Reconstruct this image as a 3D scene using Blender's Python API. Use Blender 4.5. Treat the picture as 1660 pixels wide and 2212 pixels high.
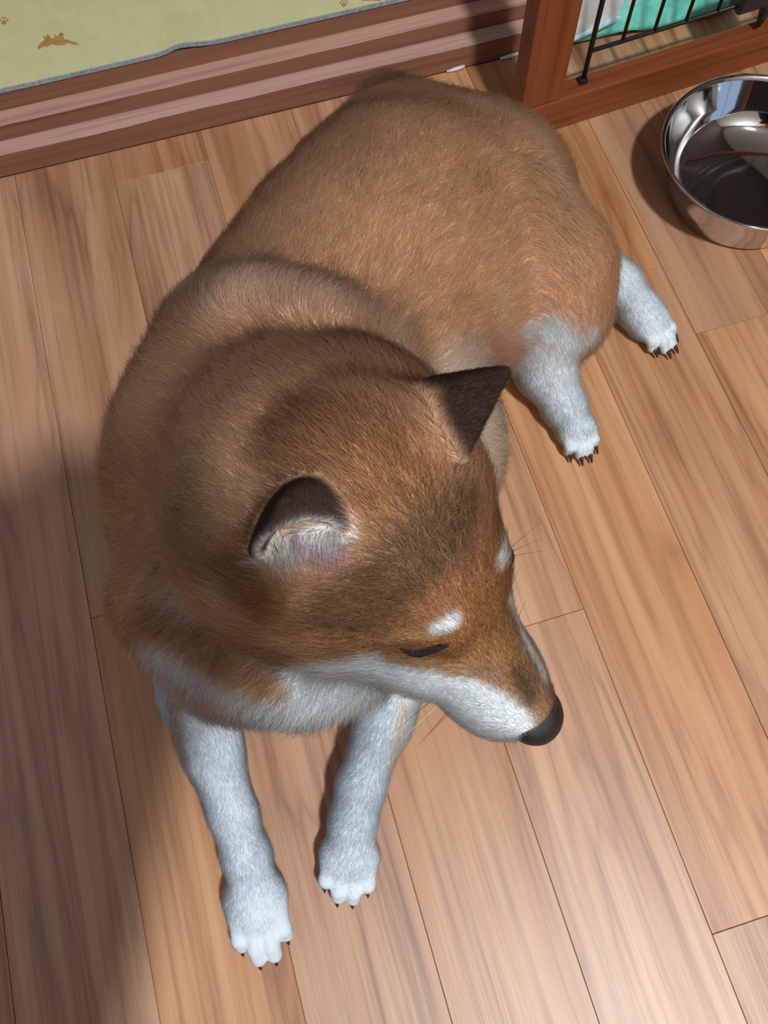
import bpy, bmesh, math, random
import numpy as np
from mathutils import Vector, Matrix
from mathutils.bvhtree import BVHTree

random.seed(7)
RNG = np.random.default_rng(11)
for o in list(bpy.data.objects):
    bpy.data.objects.remove(o)
SC = bpy.context.scene
COL = SC.collection

# ------------------------------------------------------------------ camera
H = .68            # height of the phone above the floor
F = 1770.          # focal length in pixels of the 1660 x 2212 frame
def _R():
    a, b, c = np.radians([20.75, -13.9, -2.82])
    Rx = np.array([[1, 0, 0], [0, np.cos(a), -np.sin(a)], [0, np.sin(a), np.cos(a)]])
    Rz = lambda t: np.array([[np.cos(t), -np.sin(t), 0], [np.sin(t), np.cos(t), 0], [0, 0, 1]])
    return Rz(b) @ Rx @ Rz(c)
R = _R()
cam_d = bpy.data.cameras.new('camera')
cam = bpy.data.objects.new('camera', cam_d)
COL.objects.link(cam)
cam.matrix_world = Matrix.Translation((0, 0, H)) @ Matrix(R.tolist()).to_4x4()
cam_d.sensor_fit = 'VERTICAL'
cam_d.sensor_height = 36
cam_d.lens = F / 2212 * 36
cam_d.clip_start = .01
SC.camera = cam

# ------------------------------------------------------------------ world, exposure
world = bpy.data.worlds.new('world')
SC.world = world
world.use_nodes = True
world.node_tree.nodes['Background'].inputs[0].default_value = (.55, .72, 1.0, 1)
world.node_tree.nodes['Background'].inputs[1].default_value = 1.0
vs = SC.view_settings
vs.view_transform = 'Standard'
vs.look = 'None'
vs.exposure = .38
vs.gamma = 1
vs.use_curve_mapping = False
SC.cycles.max_bounces = 7
SC.cycles.diffuse_bounces = 3
SC.cycles.glossy_bounces = 4
LAMP_XY, LAMP_W = (.40, -.78), 42.     # the ceiling lamp: place and watts
LAMP_COLOR = (.90, .96, 1.0)
CEIL = 2.3

def U(x, y, z=0.):
    """photo pixel on the level plane at height z -> world point"""
    d = R @ np.array([x - 830, -(y - 1106), -F])
    return np.array([0, 0, H]) + d * ((z - H) / d[2])

# ------------------------------------------------------------------ helpers
def tag(o, label=None, cat=None, group=None, kind=None):
    for k, v in (('label', label), ('category', cat), ('group', group), ('kind', kind)):
        if v:
            o[k] = v
    return o
def empty(name, loc=(0, 0, 0), rz=0.):
    o = bpy.data.objects.new(name, None)
    COL.objects.link(o)
    o.location = loc
    o.rotation_euler.z = rz
    return o
def link(name, me, mat=None, parent=None, smooth=False):
    if mat is not None and not me.materials:
        me.materials.append(mat)
    if smooth:
        me.polygons.foreach_set('use_smooth', [True] * len(me.polygons))
    o = bpy.data.objects.new(name, me)
    COL.objects.link(o)
    if parent is not None:
        o.parent = parent
    return o
def pyd(name, v, f, mat=None, parent=None, smooth=False):
    me = bpy.data.meshes.new(name)
    me.from_pydata([tuple(map(float, p)) for p in v], [], [tuple(map(int, q)) for q in f])
    me.update()
    return link(name, me, mat, parent, smooth)
def box_mesh(name, lo, hi, bevel=0., seg=2):
    bm = bmesh.new()
    bmesh.ops.create_cube(bm, size=1)
    c = [(a + b) / 2 for a, b in zip(lo, hi)]
    s = [b - a for a, b in zip(lo, hi)]
    for v in bm.verts:
        v.co = Vector([c[i] + v.co[i] * s[i] for i in range(3)])
    if bevel:
        bmesh.ops.bevel(bm, geom=bm.edges[:], offset=bevel, segments=seg, affect='EDGES', profile=.5)
    me = bpy.data.meshes.new(name)
    bm.to_mesh(me)
    bm.free()
    return me
def box(name, lo, hi, mat, parent=None, bevel=0., seg=2):
    return link(name, box_mesh(name, lo, hi, bevel, seg), mat, parent)
def tube_geo(pts, rad, n=8):
    P = np.array(pts, float)
    m = len(P)
    rad = np.broadcast_to(np.asarray(rad, float), (m,))
    T = np.gradient(P, axis=0)
    T /= np.linalg.norm(T, axis=1)[:, None] + 1e-12
    ref = np.array([0, 0, 1.]) if abs(T[0][2]) < .9 else np.array([1., 0, 0])
    v = []
    for i in range(m):
        a = np.cross(T[i], ref)
        a /= np.linalg.norm(a) + 1e-12
        b = np.cross(T[i], a)
        for k in range(n):
            t = 2 * math.pi * k / n
            v.append(P[i] + rad[i] * (a * math.cos(t) + b * math.sin(t)))
    f = []
    for i in range(m - 1):
        for k in range(n):
            f.append((i * n + k, i * n + (k + 1) % n, (i + 1) * n + (k + 1) % n, (i + 1) * n + k))
    f.append(tuple(range(n))[::-1])
    f.append(tuple((m - 1) * n + k for k in range(n)))
    return v, f
def tube(name, pts, rad, mat, parent=None, n=8):
    v, f = tube_geo(pts, rad, n)
    return pyd(name, v, f, mat, parent, True)
def lathe(name, prof, c, mat, parent=None, n=96):
    v, f = [], []
    for r, z in prof:
        for k in range(n):
            t = 2 * math.pi * k / n
            v.append((c[0] + r * math.cos(t), c[1] + r * math.sin(t), c[2] + z))
    for i in range(len(prof) - 1):
        for k in range(n):
            f.append((i * n + k, i * n + (k + 1) % n, (i + 1) * n + (k + 1) % n, (i + 1) * n + k))
    return pyd(name, v, f, mat, parent, True)

def s2l(c):
    c = np.array(c, float) / 255
    return np.where(c <= .04045, c / 12.92, ((c + .055) / 1.055) ** 2.4)
def rgb(r, g, b, k=1.):
    return tuple(float(x) * k for x in s2l((r, g, b))) + (1.,)

# ------------------------------------------------------------------ materials
def mat(name, color=(.5, .5, .5, 1), rough=.5, metal=0., spec=.5):
    m = bpy.data.materials.new(name)
    m.use_nodes = True
    p = m.node_tree.nodes['Principled BSDF']
    p.inputs['Base Color'].default_value = color
    p.inputs['Roughness'].default_value = rough
    p.inputs['Metallic'].default_value = metal
    p.inputs['Specular IOR Level'].default_value = spec
    return m
class N:
    """tiny node helper"""
    def __init__(s, m):
        s.t = m.node_tree
        s.p = s.t.nodes['Principled BSDF']
    def n(s, typ, **kw):
        x = s.t.nodes.new(typ)
        for k, v in kw.items():
            if k.startswith('i_'):
                x.inputs[int(k[2:]) if k[2:].isdigit() else k[2:]].default_value = v
            else:
                setattr(x, k, v)
        return x
    def l(s, a, b):
        s.t.links.new(a, b)
    def ramp(s, src, stops):
        r = s.n('ShaderNodeValToRGB')
        e = r.color_ramp.elements
        while len(e) < len(stops):
            e.new(.5)
        for x, (p, c) in zip(e, stops):
            x.position = p
            x.color = c
        s.l(src, r.inputs[0])
        return r.outputs[0]
    def mixc(s, fac, a, b, mode='MIX'):
        x = s.n('ShaderNodeMix', data_type='RGBA', blend_type=mode)
        for i, v in ((0, fac), (6, a), (7, b)):
            if hasattr(v, 'is_linked'):
                s.l(v, x.inputs[i])
            else:
                x.inputs[i].default_value = v
        return x.outputs[2]

def wood(name, dark, mid, light, scale=1., rough=.4, bump=.15, along=1, tone=.25, spec=.4):
    """grained wood; the grain runs along local axis `along`; each object gets its own cut and tone"""
    m = mat(name, mid, rough, 0, spec)
    k = N(m)
    tc = k.n('ShaderNodeTexCoord')
    oi = k.n('ShaderNodeObjectInfo')
    off = k.n('ShaderNodeVectorMath', operation='MULTIPLY')
    cmb = k.n('ShaderNodeCombineXYZ')
    for i in range(3):
        k.l(oi.outputs['Random'], cmb.inputs[i])
    k.l(cmb.outputs[0], off.inputs[0])
    off.inputs[1].default_value = (37., 53., 19.)
    add = k.n('ShaderNodeVectorMath', operation='ADD')
    k.l(tc.outputs['Object'], add.inputs[0])
    k.l(off.outputs[0], add.inputs[1])
    def stretched(sx, sy):
        v = k.n('ShaderNodeVectorMath', operation='MULTIPLY')
        k.l(add.outputs[0], v.inputs[0])
        s = [sx * scale] * 3
        s[along] = sy * scale
        v.inputs[1].default_value = s
        return v.outputs[0]
    # broad figure (cathedral rings), fine pores, long streaks
    n1 = k.n('ShaderNodeTexNoise', i_Scale=1., i_Detail=3., i_Roughness=.55, i_Distortion=.6)
    k.l(stretched(16, 1.6), n1.inputs['Vector'])
    ring = k.n('ShaderNodeMath', operation='MULTIPLY', i_1=9.)
    k.l(n1.outputs['Fac'], ring.inputs[0])
    fr = k.n('ShaderNodeMath', operation='PINGPONG', i_1=1.)
    k.l(ring.outputs[0], fr.inputs[0])
    n2 = k.n('ShaderNodeTexNoise', i_Scale=1., i_Detail=4., i_Roughness=.65)
    k.l(stretched(150, 3.5), n2.inputs['Vector'])
    n3 = k.n('ShaderNodeTexNoise', i_Scale=1., i_Detail=2.)
    k.l(stretched(34, .9), n3.inputs['Vector'])
    a = k.ramp(fr.outputs[0], [(0., dark), (.22, mid), (1., light)])
    b = k.ramp(n3.outputs['Fac'], [(.32, dark), (.5, mid), (.68, light)])
    c = k.mixc(.5, a, b)
    fine = k.ramp(n2.outputs['Fac'], [(.3, (.55, .48, .43, 1)), (.5, (1, 1, 1, 1)), (.75, (1.1, 1.1, 1.1, 1))])
    c = k.mixc(.75, c, fine, 'MULTIPLY')
    hs = k.n('ShaderNodeHueSaturation')
    mr = k.n('ShaderNodeMapRange')
    k.l(oi.outputs['Random'], mr.inputs[0])
    mr.inputs[3].default_value = 1 - tone
    mr.inputs[4].default_value = 1 + tone * .6
    k.l(mr.outputs[0], hs.inputs['Value'])
    fr2 = k.n('ShaderNodeMath', operation='FRACT')
    m2 = k.n('ShaderNodeMath', operation='MULTIPLY', i_1=17.3)
    k.l(oi.outputs['Random'], m2.inputs[0])
    k.l(m2.outputs[0], fr2.inputs[0])
    mr2 = k.n('ShaderNodeMapRange')
    k.l(fr2.outputs[0], mr2.inputs[0])
    mr2.inputs[3].default_value = .93
    mr2.inputs[4].default_value = 1.1
    k.l(mr2.outputs[0], hs.inputs['Saturation'])
    k.l(c, hs.inputs['Color'])
    k.l(hs.outputs[0], k.p.inputs['Base Color'])
    bp = k.n('ShaderNodeBump', i_Strength=bump, i_Distance=.001)
    k.l(n2.outputs['Fac'], bp.inputs['Height'])
    k.l(bp.outputs[0], k.p.inputs['Normal'])
    return m
def speckled(name, c1, c2, scale, rough, bump=.1):
    m = mat(name, c1, rough)
    k = N(m)
    tc = k.n('ShaderNodeTexCoord')
    n1 = k.n('ShaderNodeTexNoise', i_Scale=scale, i_Detail=5., i_Roughness=.6)
    k.l(tc.outputs['Object'], n1.inputs['Vector'])
    k.l(k.ramp(n1.outputs['Fac'], [(.35, c1), (.65, c2)]), k.p.inputs['Base Color'])
    bp = k.n('ShaderNodeBump', i_Strength=bump, i_Distance=.001)
    k.l(n1.outputs['Fac'], bp.inputs['Height'])
    k.l(bp.outputs[0], k.p.inputs['Normal'])
    return m

M = {}
M['plank'] = wood('plank_wood', rgb(150, 99, 68), rgb(188, 135, 96), rgb(208, 160, 122), rough=.45, bump=.3, tone=.14, spec=.75)
M['gap'] = mat('floor_joint', rgb(134, 92, 64), .7)
M['sill'] = wood('sill_wood', rgb(128, 82, 64), rgb(138, 90, 70), rgb(146, 98, 76), along=0, rough=.5, bump=.08, tone=.03)
M['strip'] = wood('sill_strip_wood', rgb(186, 142, 122), rgb(196, 152, 132), rgb(204, 162, 142), along=0, rough=.45, bump=.08, tone=.03)
M['fence'] = wood('fence_wood', rgb(108, 54, 32), rgb(132, 68, 40), rgb(146, 80, 48), along=2, rough=.35, bump=.05, tone=.04)
M['fence_x'] = wood('fence_rail_wood', rgb(106, 54, 32), rgb(128, 68, 40), rgb(144, 82, 50), along=0, rough=.35, bump=.05, tone=.04)
M['matt'] = speckled('play_mat_vinyl', rgb(214, 204, 152), rgb(221, 211, 163), 60., .55, .05)
M['mat_edge'] = speckled('play_mat_edge', rgb(128, 140, 150), rgb(168, 178, 182), 300., .7)
M['print'] = speckled('mat_print', rgb(172, 126, 70), rgb(196, 150, 92), 150., .6)
M['black'] = mat('black_steel', rgb(38, 34, 36), .38)
M['steel'] = mat('stainless_steel', (.62, .63, .65, 1), .06, 1.)
M['wall'] = speckled('wall_paper', rgb(190, 180, 168), rgb(198, 188, 176), 40., .9)
M['dim_wall'] = speckled('dimmed_wall_paper', rgb(76, 60, 52), rgb(86, 70, 60), 40., .9)  # unseen walls coloured darker so the bowl mirrors dim surroundings
M['ceil'] = mat('ceiling_paint', rgb(214, 214, 212), .9)
M['upper'] = wood('upper_floor_wood', rgb(150, 98, 62), rgb(188, 133, 90), rgb(208, 160, 118), rough=.42, bump=.1)
M['aqua'] = speckled('aqua_fleece', rgb(96, 206, 184), rgb(138, 226, 206), 90., .95, .4)
M['cloth'] = speckled('white_fleece', rgb(196, 196, 190), rgb(214, 214, 208), 90., .95, .4)
M['hem'] = speckled('pale_blue_hem', rgb(176, 208, 220), rgb(200, 224, 232), 120., .95, .4)
M['caulk'] = mat('white_caulk', rgb(226, 222, 226), .6)
M['lamp'] = mat('lamp_housing', rgb(235, 235, 235), .5)

# ------------------------------------------------------------------ floor of single planks
PITCH = .1009
X0 = -.1038            # one long joint
SILL_Y = .7313
def joint(px, py):
    return float(U(px, py)[1])
floor = box('floor', (-1.36, -1.32, -.03), (1.62, SILL_Y + .01, -.0012), M['gap'])
tag(floor, 'warm brown wood plank floor under the dog', kind='structure')
known = {}
for (px, py) in [(348, 373), (1195, 1335), (1580, 700), (8, 1869), (222, 1328)]:
    x = U(px, py)[0]
    known[math.floor((x - X0) / PITCH)] = joint(px, py)
plank_cache = {}
def plank(x, y0, y1):
    ln = round(y1 - y0, 4)
    if ln not in plank_cache:
        me = box_mesh('plank', (.0002, -ln / 2 + .0002, -.012), (PITCH - .0002, ln / 2 - .0002, 0), .0003, 1)
        me.materials.append(M['plank'])
        plank_cache[ln] = me
    o = bpy.data.objects.new('plank', plank_cache[ln])
    COL.objects.link(o)
    o.parent = floor
    o.location = (x, (y0 + y1) / 2, 0)
LEN = .92
known[-2] = -.12
for i in range(-12, 17):
    x = X0 + i * PITCH
    y = known.get(i, -.9 + ((i * 37) % 23) / 23 * LEN)
    cuts = [SILL_Y]
    while y > -1.3:
        y -= LEN
    y += LEN
    while y < SILL_Y - .01:
        cuts.append(y)
        y += LEN
    cuts.append(-1.31)
    cuts.sort()
    for a, b in zip(cuts[:-1], cuts[1:]):
        if b - a > .01:
            plank(x, a, b)

# ------------------------------------------------------------------ stepped door sill
sill = empty('trim_1', (0, SILL_Y, 0))
tag(sill, 'stepped dark brown door sill with two paler strips', kind='structure')
PR_S = [(0, 0), (0, .0255), (.0218, .0255), (.0218, .0416), (.0438, .0416), (.0438, .062), (.09, .062), (.09, 0)]
def ragged(name, y0, y1, z, jit):
    """pale strip on a tread: front edge slightly uneven"""
    n = 90
    xs = np.linspace(-1.33, 1.6, n * 4)
    e = np.cumsum(RNG.normal(0, 1, len(xs)))
    e = (e - np.convolve(e, np.ones(25) / 25, 'same')) * jit
    v, f = [], []
    for x, d in zip(xs, e):
        for (y, zz) in ((y0 + max(-.0016, min(.0016, d)), z), (y0 + max(-.0016, min(.0016, d)), z + .0007), (y1, z + .0007), (y1, z)):
            v.append((x, y, zz))
    for i in range(len(xs) - 1):
        for k in range(4):
            a, b = i * 4 + k, i * 4 + (k + 1) % 4
            f.append((a, a + 4, b + 4, b))
    f += [(3, 2, 1, 0), tuple(len(v) - 4 + k for k in range(4))]
    return pyd(name, v, f, M['strip'], sill)
bm = bmesh.new()
pv = [[bm.verts.new((x, y, z)) for (y, z) in PR_S] for x in (-1.33, 1.6)]
nS = len(PR_S)
for k in range(nS):
    bm.faces.new((pv[0][k], pv[0][(k + 1) % nS], pv[1][(k + 1) % nS], pv[1][k]))
bm.faces.new(pv[0][::-1])
bm.faces.new(pv[1])
bmesh.ops.recalc_face_normals(bm, faces=bm.faces[:])
bmesh.ops.bevel(bm, geom=[e for e in bm.edges if abs(e.verts[0].co.x - e.verts[1].co.x) > 1], offset=.0012, segments=2, affect='EDGES')
me = bpy.data.meshes.new('sill_body')
bm.to_mesh(me)
bm.free()
link('sill_body', me, M['sill'], sill)
ragged('pale_strip', .0012, .0212, .0255, .0003)
ragged('pale_strip', .0226, .0430, .0416, .00025)
for (px0, px1, py0, py1) in ((968, 1006, 164, 155), (1084, 1121, 138, 126)):
    a, b = U(px0, py0), U(px1, py1)
    tube('caulk_bead', [(a[0], -.0015, .002), ((a[0] + b[0]) / 2, -.0022, .003), (b[0], -.0015, .0035)], [.0012, .0022, .0018], M['caulk'], sill)

# raised floor of the next room and the rest of the shell
tag(box('floor_upper', (-1.33, SILL_Y + .09, -.03), (1.6, 2.3, .060), M['upper']), 'raised floor of the next room behind the sill', kind='structure')
for nm, lo, hi, mt in (('wall_right', (1.6, -1.4, -.03), (1.67, 2.36, CEIL), 'dim_wall'),
                       ('wall_front', (-1.33, -1.4, -.03), (1.6, -1.31, CEIL), 'wall'), ('wall_back', (-1.33, 2.3, -.03), (1.6, 2.36, CEIL), 'dim_wall'),
                       ('ceiling', (-1.40, -1.4, CEIL), (1.67, 2.36, CEIL + .06), 'ceil')):
    tag(box(nm, lo, hi, M[mt]), kind='structure')

# left wall; its unseen window is added to give bluish fill light
WY0, WY1, WZ0, WZ1 = -.3, 1.5, .85, 2.1
bm = bmesh.new()
for lo, hi in (((-1.40, -1.4, -.03), (-1.33, WY0, CEIL)), ((-1.40, WY1, -.03), (-1.33, 2.36, CEIL)), ((-1.40, WY0, -.03), (-1.33, WY1, WZ0)), ((-1.40, WY0, WZ1), (-1.33, WY1, CEIL))):
    t = bmesh.ops.create_cube(bm, size=1)['verts']
    for v in t:
        v.co = Vector([(lo[i] + hi[i]) / 2 + v.co[i] * (hi[i] - lo[i]) for i in range(3)])
me = bpy.data.meshes.new('wall_left')
bm.to_mesh(me)
bm.free()
tag(link('wall_left', me, M['wall']), kind='structure')
win = tag(empty('fill_window_1', (-1.365, WY0, WZ0)), kind='structure')
WW, WH = WY1 - WY0, WZ1 - WZ0
for lo, hi in (((-.03, 0, 0), (.03, WW, .05)), ((-.03, 0, WH - .05), (.03, WW, WH)), ((-.03, 0, .05), (.03, .05, WH - .05)), ((-.03, WW - .05, .05), (.03, WW, WH - .05)), ((-.03, WW / 2 - .03, .05), (.03, WW / 2 + .03, WH - .05))):
    box('fill_window_frame', lo, hi, M['lamp'], win, .004)
gl = bpy.data.materials.new('fill_window_glass')
gl.use_nodes = True
k = N(gl)
tr = k.n('ShaderNodeBsdfTransparent'); gs = k.n('ShaderNodeBsdfGlossy', i_Roughness=.02); mx = k.n('ShaderNodeMixShader')
mx.inputs[0].default_value = .06
k.l(tr.outputs[0], mx.inputs[1]); k.l(gs.outputs[0], mx.inputs[2])
k.l(mx.outputs[0], k.t.nodes['Material Output'].inputs['Surface'])
for y0, y1 in ((.05, WW / 2 - .03), (WW / 2 + .03, WW - .05)):
    box('pane', (-.003, y0, .05), (.003, y1, WH - .05), gl, win)

# ------------------------------------------------------------------ ceiling lamp
em = bpy.data.materials.new('lamp_diffuser')
em.use_nodes = True
em.node_tree.nodes['Principled BSDF'].inputs['Emission Color'].default_value = LAMP_COLOR + (1,)
em.node_tree.nodes['Principled BSDF'].inputs['Emission Strength'].default_value = 6.
lamp = empty('ceiling_lamp', (LAMP_XY[0], LAMP_XY[1], CEIL))
tag(lamp, 'round white ceiling lamp lighting the room', 'lamp')
lathe('housing', [(0, 0), (.10, 0), (.105, -.01), (.102, -.05), (.095, -.055), (0, -.055)], (0, 0, 0), M['lamp'], lamp, 64)
lathe('diffuser', [(.093, -.056), (.09, -.07), (.075, -.082), (.04, -.09), (0, -.092)], (0, 0, 0), em, lamp, 64)
ld = bpy.data.lights.new('lamp_light', 'AREA')
ld.shape = 'DISK'
ld.size = .16
ld.energy = LAMP_W
ld.color = LAMP_COLOR
lo = bpy.data.objects.new('lamp_light', ld)
COL.objects.link(lo)
lo.parent = lamp
lo.location = (0, 0, -.097)

# ------------------------------------------------------------------ play mat
MZ = .062
mt = empty('play_mat', (0, SILL_Y + .046, MZ))
tag(mt, 'pale yellow play mat with brown animal and paw prints beyond the sill', 'mat')
# front edge line of the mat in the photo, slightly wavy
edge = [(-60, 213), (0, 196), (120, 170), (250, 143), (345, 119), (380, 107), (410, 103), (470, 90), (600, 61), (740, 31), (860, 4), (1000, -26), (1100, -52)]
ev_ = [U(x, y, MZ + .003) for x, y in edge]
ex = np.array([p[0] for p in ev_]); ey = np.array([p[1] for p in ev_])
xs = np.linspace(-1.2, .395, 220)
yy = np.interp(xs, ex, ey) - SILL_Y - .046
yy = np.clip(yy, -.004, .03)
lift = .004 * np.exp(-((xs - U(400, 104, .065)[0]) / .02) ** 2)
def slab(name, z0, z1, inset, m):
    v, f = [], []
    for x, y, l in zip(xs, yy, lift):
        for j, (yo, zz) in enumerate(((inset, z0), (inset, z1), (.05, z1), (1.1, z1))):
            v.append((x, y + yo if j < 3 else yo, zz + (l if j < 2 else 0)))
    for i in range(len(xs) - 1):
        for k in range(3):
            a = i * 4 + k
            f.append((a + 4, a, a + 1, a + 5)[::-1])
    return pyd(name, v, f, m, mt)
slab('foam_edge', 0., .0042, 0., M['mat_edge'])
top = slab('mat_top', .0043, .0048, .0012, M['matt'])
def flat(name, pts, z=.0051):
    """flat print on the mat from photo outline"""
    w = [U(x, y, MZ + z) for x, y in pts]
    v = [(p[0], p[1] - SILL_Y - .046, z) for p in w]
    return pyd(name, v, [tuple(range(len(v)))], M['print'], mt)
flat('animal_print', [(80, 104), (88, 92), (96, 86), (93, 76), (99, 80), (103, 72), (110, 82), (116, 84), (119, 73), (124, 79), (131, 70), (137, 72), (137, 84), (150, 87), (163, 91), (172, 96), (160, 97), (146, 92), (138, 97), (124, 98), (112, 95), (101, 101), (93, 101), (84, 106)])
def pawprint(cx, cy, s):
    flat('paw_print', [(cx + s * .55 * math.cos(a), cy + s * .2 + s * .5 * math.sin(a)) for a in np.linspace(0, 2 * math.pi, 12)[:-1]])
    for dx, dy in ((-.75, -.3), (-.28, -.75), (.3, -.75), (.78, -.3)):
        flat('paw_print', [(cx + dx * s + s * .22 * math.cos(a), cy + dy * s + s * .26 * math.sin(a)) for a in np.linspace(0, 2 * math.pi, 9)[:-1]])
pawprint(8, 46, 10)
pawprint(365, 74, 10)
pawprint(743, 8, 10)
flat('animal_print', [(780, 2), (795, -4), (815, -8), (830, -4), (822, 2), (800, 1)])

# ------------------------------------------------------------------ wooden pet fence
A = U(1175, 290); B = U(1660, 135)
ang = math.atan2(B[1] - A[1], B[0] - A[0])
fence = empty('pet_fence', (A[0], A[1], 0), ang)
tag(fence, 'orange-brown wooden pet fence with thin black metal bars', 'fence')
DP = .024                                       # depth of the boards
box('bottom_rail', (-.033, 0, 0), (.98, DP, .0400), M['fence_x'], fence, .0022)
box('top_rail', (-.033, 0, .545), (.98, DP, .585), M['fence_x'], fence, .0022)
for x0 in (-.033, .934):
    box('post', (x0, 0, .0402), (x0 + .046, DP, .5448), M['fence'], fence, .0022)
yb = DP * .58
def rod(name, p, q, r, n=10):
    return tube(name, [p, [(a + b) / 2 for a, b in zip(p, q)], q], r, M['black'], fence, n)
for x in (.0435, .905):
    rod('side_rod', (x, yb, .038), (x, yb, .547), .0026)
    box('rod_foot', (x - .005, yb - .004, .0395), (x + .004, yb + .004, .046), M['black'], fence, .001)
for z in (.0765, .515):
    rod('cross_rod', (.0435, yb, z), (.905, yb, z), .0022)
for i in range(1, 24):
    x = .0435 + i * .0356
    rod('bar', (x, yb, .0765), (x, yb, .515), .0019)
lt = box('latch', (.205, yb - .010, .072), (.262, yb + .010, .112), M['black'], fence, .003)
v, f = tube_geo([(.245, yb - .004, .075), (.245, yb - .004, .062), (.245, yb - .004, .046)], [.007, .006, .0025], 10)
pyd('latch_pin', v, f, M['black'], lt, True)

# ------------------------------------------------------------------ blanket hanging over the sill behind the bars
blanket = tag(empty('blanket'), 'white and aqua fleece blanket hanging over the sill behind the bars', 'blanket')
def drape(name, x0, x1, front, m, thick, top_z, ph):
    """cloth from the floor up over the sill; `front` gives the floor line y at x"""
    nx, ns = 60, 26
    rows = []
    for i in range(nx):
        x = x0 + (x1 - x0) * i / (nx - 1)
        y0 = front(x)
        row = []
        prof = [(y0, .004), (y0 + .004, .016), (y0 + .013, .036), (y0 + .03, .056), (SILL_Y + .055, top_z), (SILL_Y + .12, top_z + .004), (SILL_Y + .36, top_z + .003)]
        d = np.cumsum([0] + [math.dist(a, b) for a, b in zip(prof[:-1], prof[1:])])
        for j in range(ns):
            t = d[-1] * (j / (ns - 1)) ** 1.4
            y = np.interp(t, d, [p[0] for p in prof]); z = np.interp(t, d, [p[1] for p in prof])
            w = .0035 * math.sin(x * 55 + ph + j * .25) + .002 * math.sin(x * 131 + ph * 2 - j * .5)
            row.append((x + .003 * math.sin(j * .5 + x * 40), y - abs(w) * .8, max(.002, z + abs(w))))
        rows.append(row)
    v = [p for r in rows for p in r]
    f = [(i * ns + j, (i + 1) * ns + j, (i + 1) * ns + j + 1, i * ns + j + 1) for i in range(nx - 1) for j in range(ns - 1)]
    o = pyd(name, v, f, m, blanket, True)
    md = o.modifiers.new('thickness', 'SOLIDIFY')
    md.thickness = thick
    md.offset = 1
    return o, rows
def line(pts, z=0.):
    w = [U(x, y, z) for x, y in pts]
    X = [p[0] for p in w]; Y = [p[1] for p in w]
    return lambda x: float(np.interp(x, X, Y))
drape('fleece_layer', .40, 1.15, lambda x: line([(1245, 90), (1300, 77), (1405, 63), (1475, 45), (1600, 10)])(x) - .003, M['aqua'], .004, .070, .4)
o, rows = drape('fleece_layer', .385, .66, lambda x: line([(1240, 84), (1290, 62), (1345, 35), (1425, 8), (1500, -10)], .02)(x) + .004, M['cloth'], .004, .078, 2.)
for vtx in o.data.vertices:
    vtx.co.z += .014
tube('hem', [(p[0], p[1] - .002, p[2] + .015) for p in [r[0] for r in rows]], .0042, M['hem'], o, 8)

# ------------------------------------------------------------------ steel bowl
bx, by = .5112, .4791
bowl = empty('pet_bowl', (bx, by, 0))
tag(bowl, 'round stainless steel pet bowl standing on the floor by the fence', 'bowl')
prof = [(.0, .0025), (.060, .0025), (.0655, .001), (.0695, .0012), (.0725, .005), (.0845, .032), (.0935, .0560), (.0958, .0592), (.0968, .0606), (.0962, .0620), (.0945, .0622), (.0925, .0605), (.0915, .0575), (.083, .033), (.0795, .0260), (.0755, .0200), (.0695, .0150), (.061, .0112), (.050, .0082), (.038, .0060), (.024, .0045), (.01, .0040), (0., .0040)]
lathe('bowl_shell', prof, (0, 0, 0), M['steel'], bowl)

# ------------------------------------------------------------------ dog
FUR = 600000
VOX=.0018
W=lambda x,y,z:U(x,y,z)
SK=W(830,1130,.262); NS=W(1186,1561,.176)
hf=(NS-SK)/np.linalg.norm(NS-SK)
hl=np.cross([0,0,1],hf);hl/=np.linalg.norm(hl)
hu=np.cross(hf,hl)
ROLL=np.radians(-13)
hl,hu=hl*np.cos(ROLL)+hu*np.sin(ROLL),hu*np.cos(ROLL)-hl*np.sin(ROLL)
def Hd(f,l,u):return SK+hf*f+hl*l+hu*u
SUB=[]
PR=[]   # dict(kind,a,ra,b,rb,k,col,flow,len)
def cone(a,ra,b,rb,k=.03,**kw):PR.append(dict(t='c',a=np.array(a),ra=ra,b=np.array(b),rb=rb,k=k,**kw))
def chain(pts,k=.03,**kw):
    for p,q in zip(pts[:-1],pts[1:]):
        cone(W(*p[:3]),p[3],W(*q[:3]),q[3],k,**kw)
def ell(c,ax,k=.03,**kw):PR.append(dict(t='e',c=np.array(c),ax=[np.array(v) for v in ax],k=k,**kw))
def ball(c,r,k=.03,**kw):ell(c,[(r,0,0),(0,r,0),(0,0,r)],k,**kw)
E3=np.eye(3)
BACK=(W(950,420,.1)-W(500,980,.15));BACK/=np.linalg.norm(BACK)
# torso
chain([(985,440,.085,.079),(862,520,.1,.094),(762,662,.113,.095),(650,815,.125,.088),(540,955,.135,.078)],.05,col='back',flow=BACK,fl=.012)
ball(W(970,640,.07),.075,.06,col='flank',flow=BACK,fl=.011)          # belly, slumped to the dog's left
ball(W(865,380,.075),.07,.05,col='rump',flow=BACK,fl=.012)
ball(W(1080,420,.07),.062,.05,col='rump',flow=BACK,fl=.012)
# shoulders and chest
ell(W(390,1150,.11),[(.043,0,0),(0,.07,0),(0,0,.07)],.05,col='back',flow=BACK*.6+np.array([0,0,-.7]),fl=.014)
ell(W(940,950,.095),[(.05,0,0),(0,.065,0),(0,0,.07)],.05,col='cream',flow=BACK*.6+np.array([0,0,-.7]),fl=.014)
ell(W(585,1385,.118),[(.072,0,0),(0,.053,0),(0,0,.06)],.05,col='bib',flow=np.array([0,-.2,-1]),fl=.014)
ball(W(700,1100,.10),.085,.06,col='bib',flow=np.array([0,-.2,-1]),fl=.014)
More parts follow.
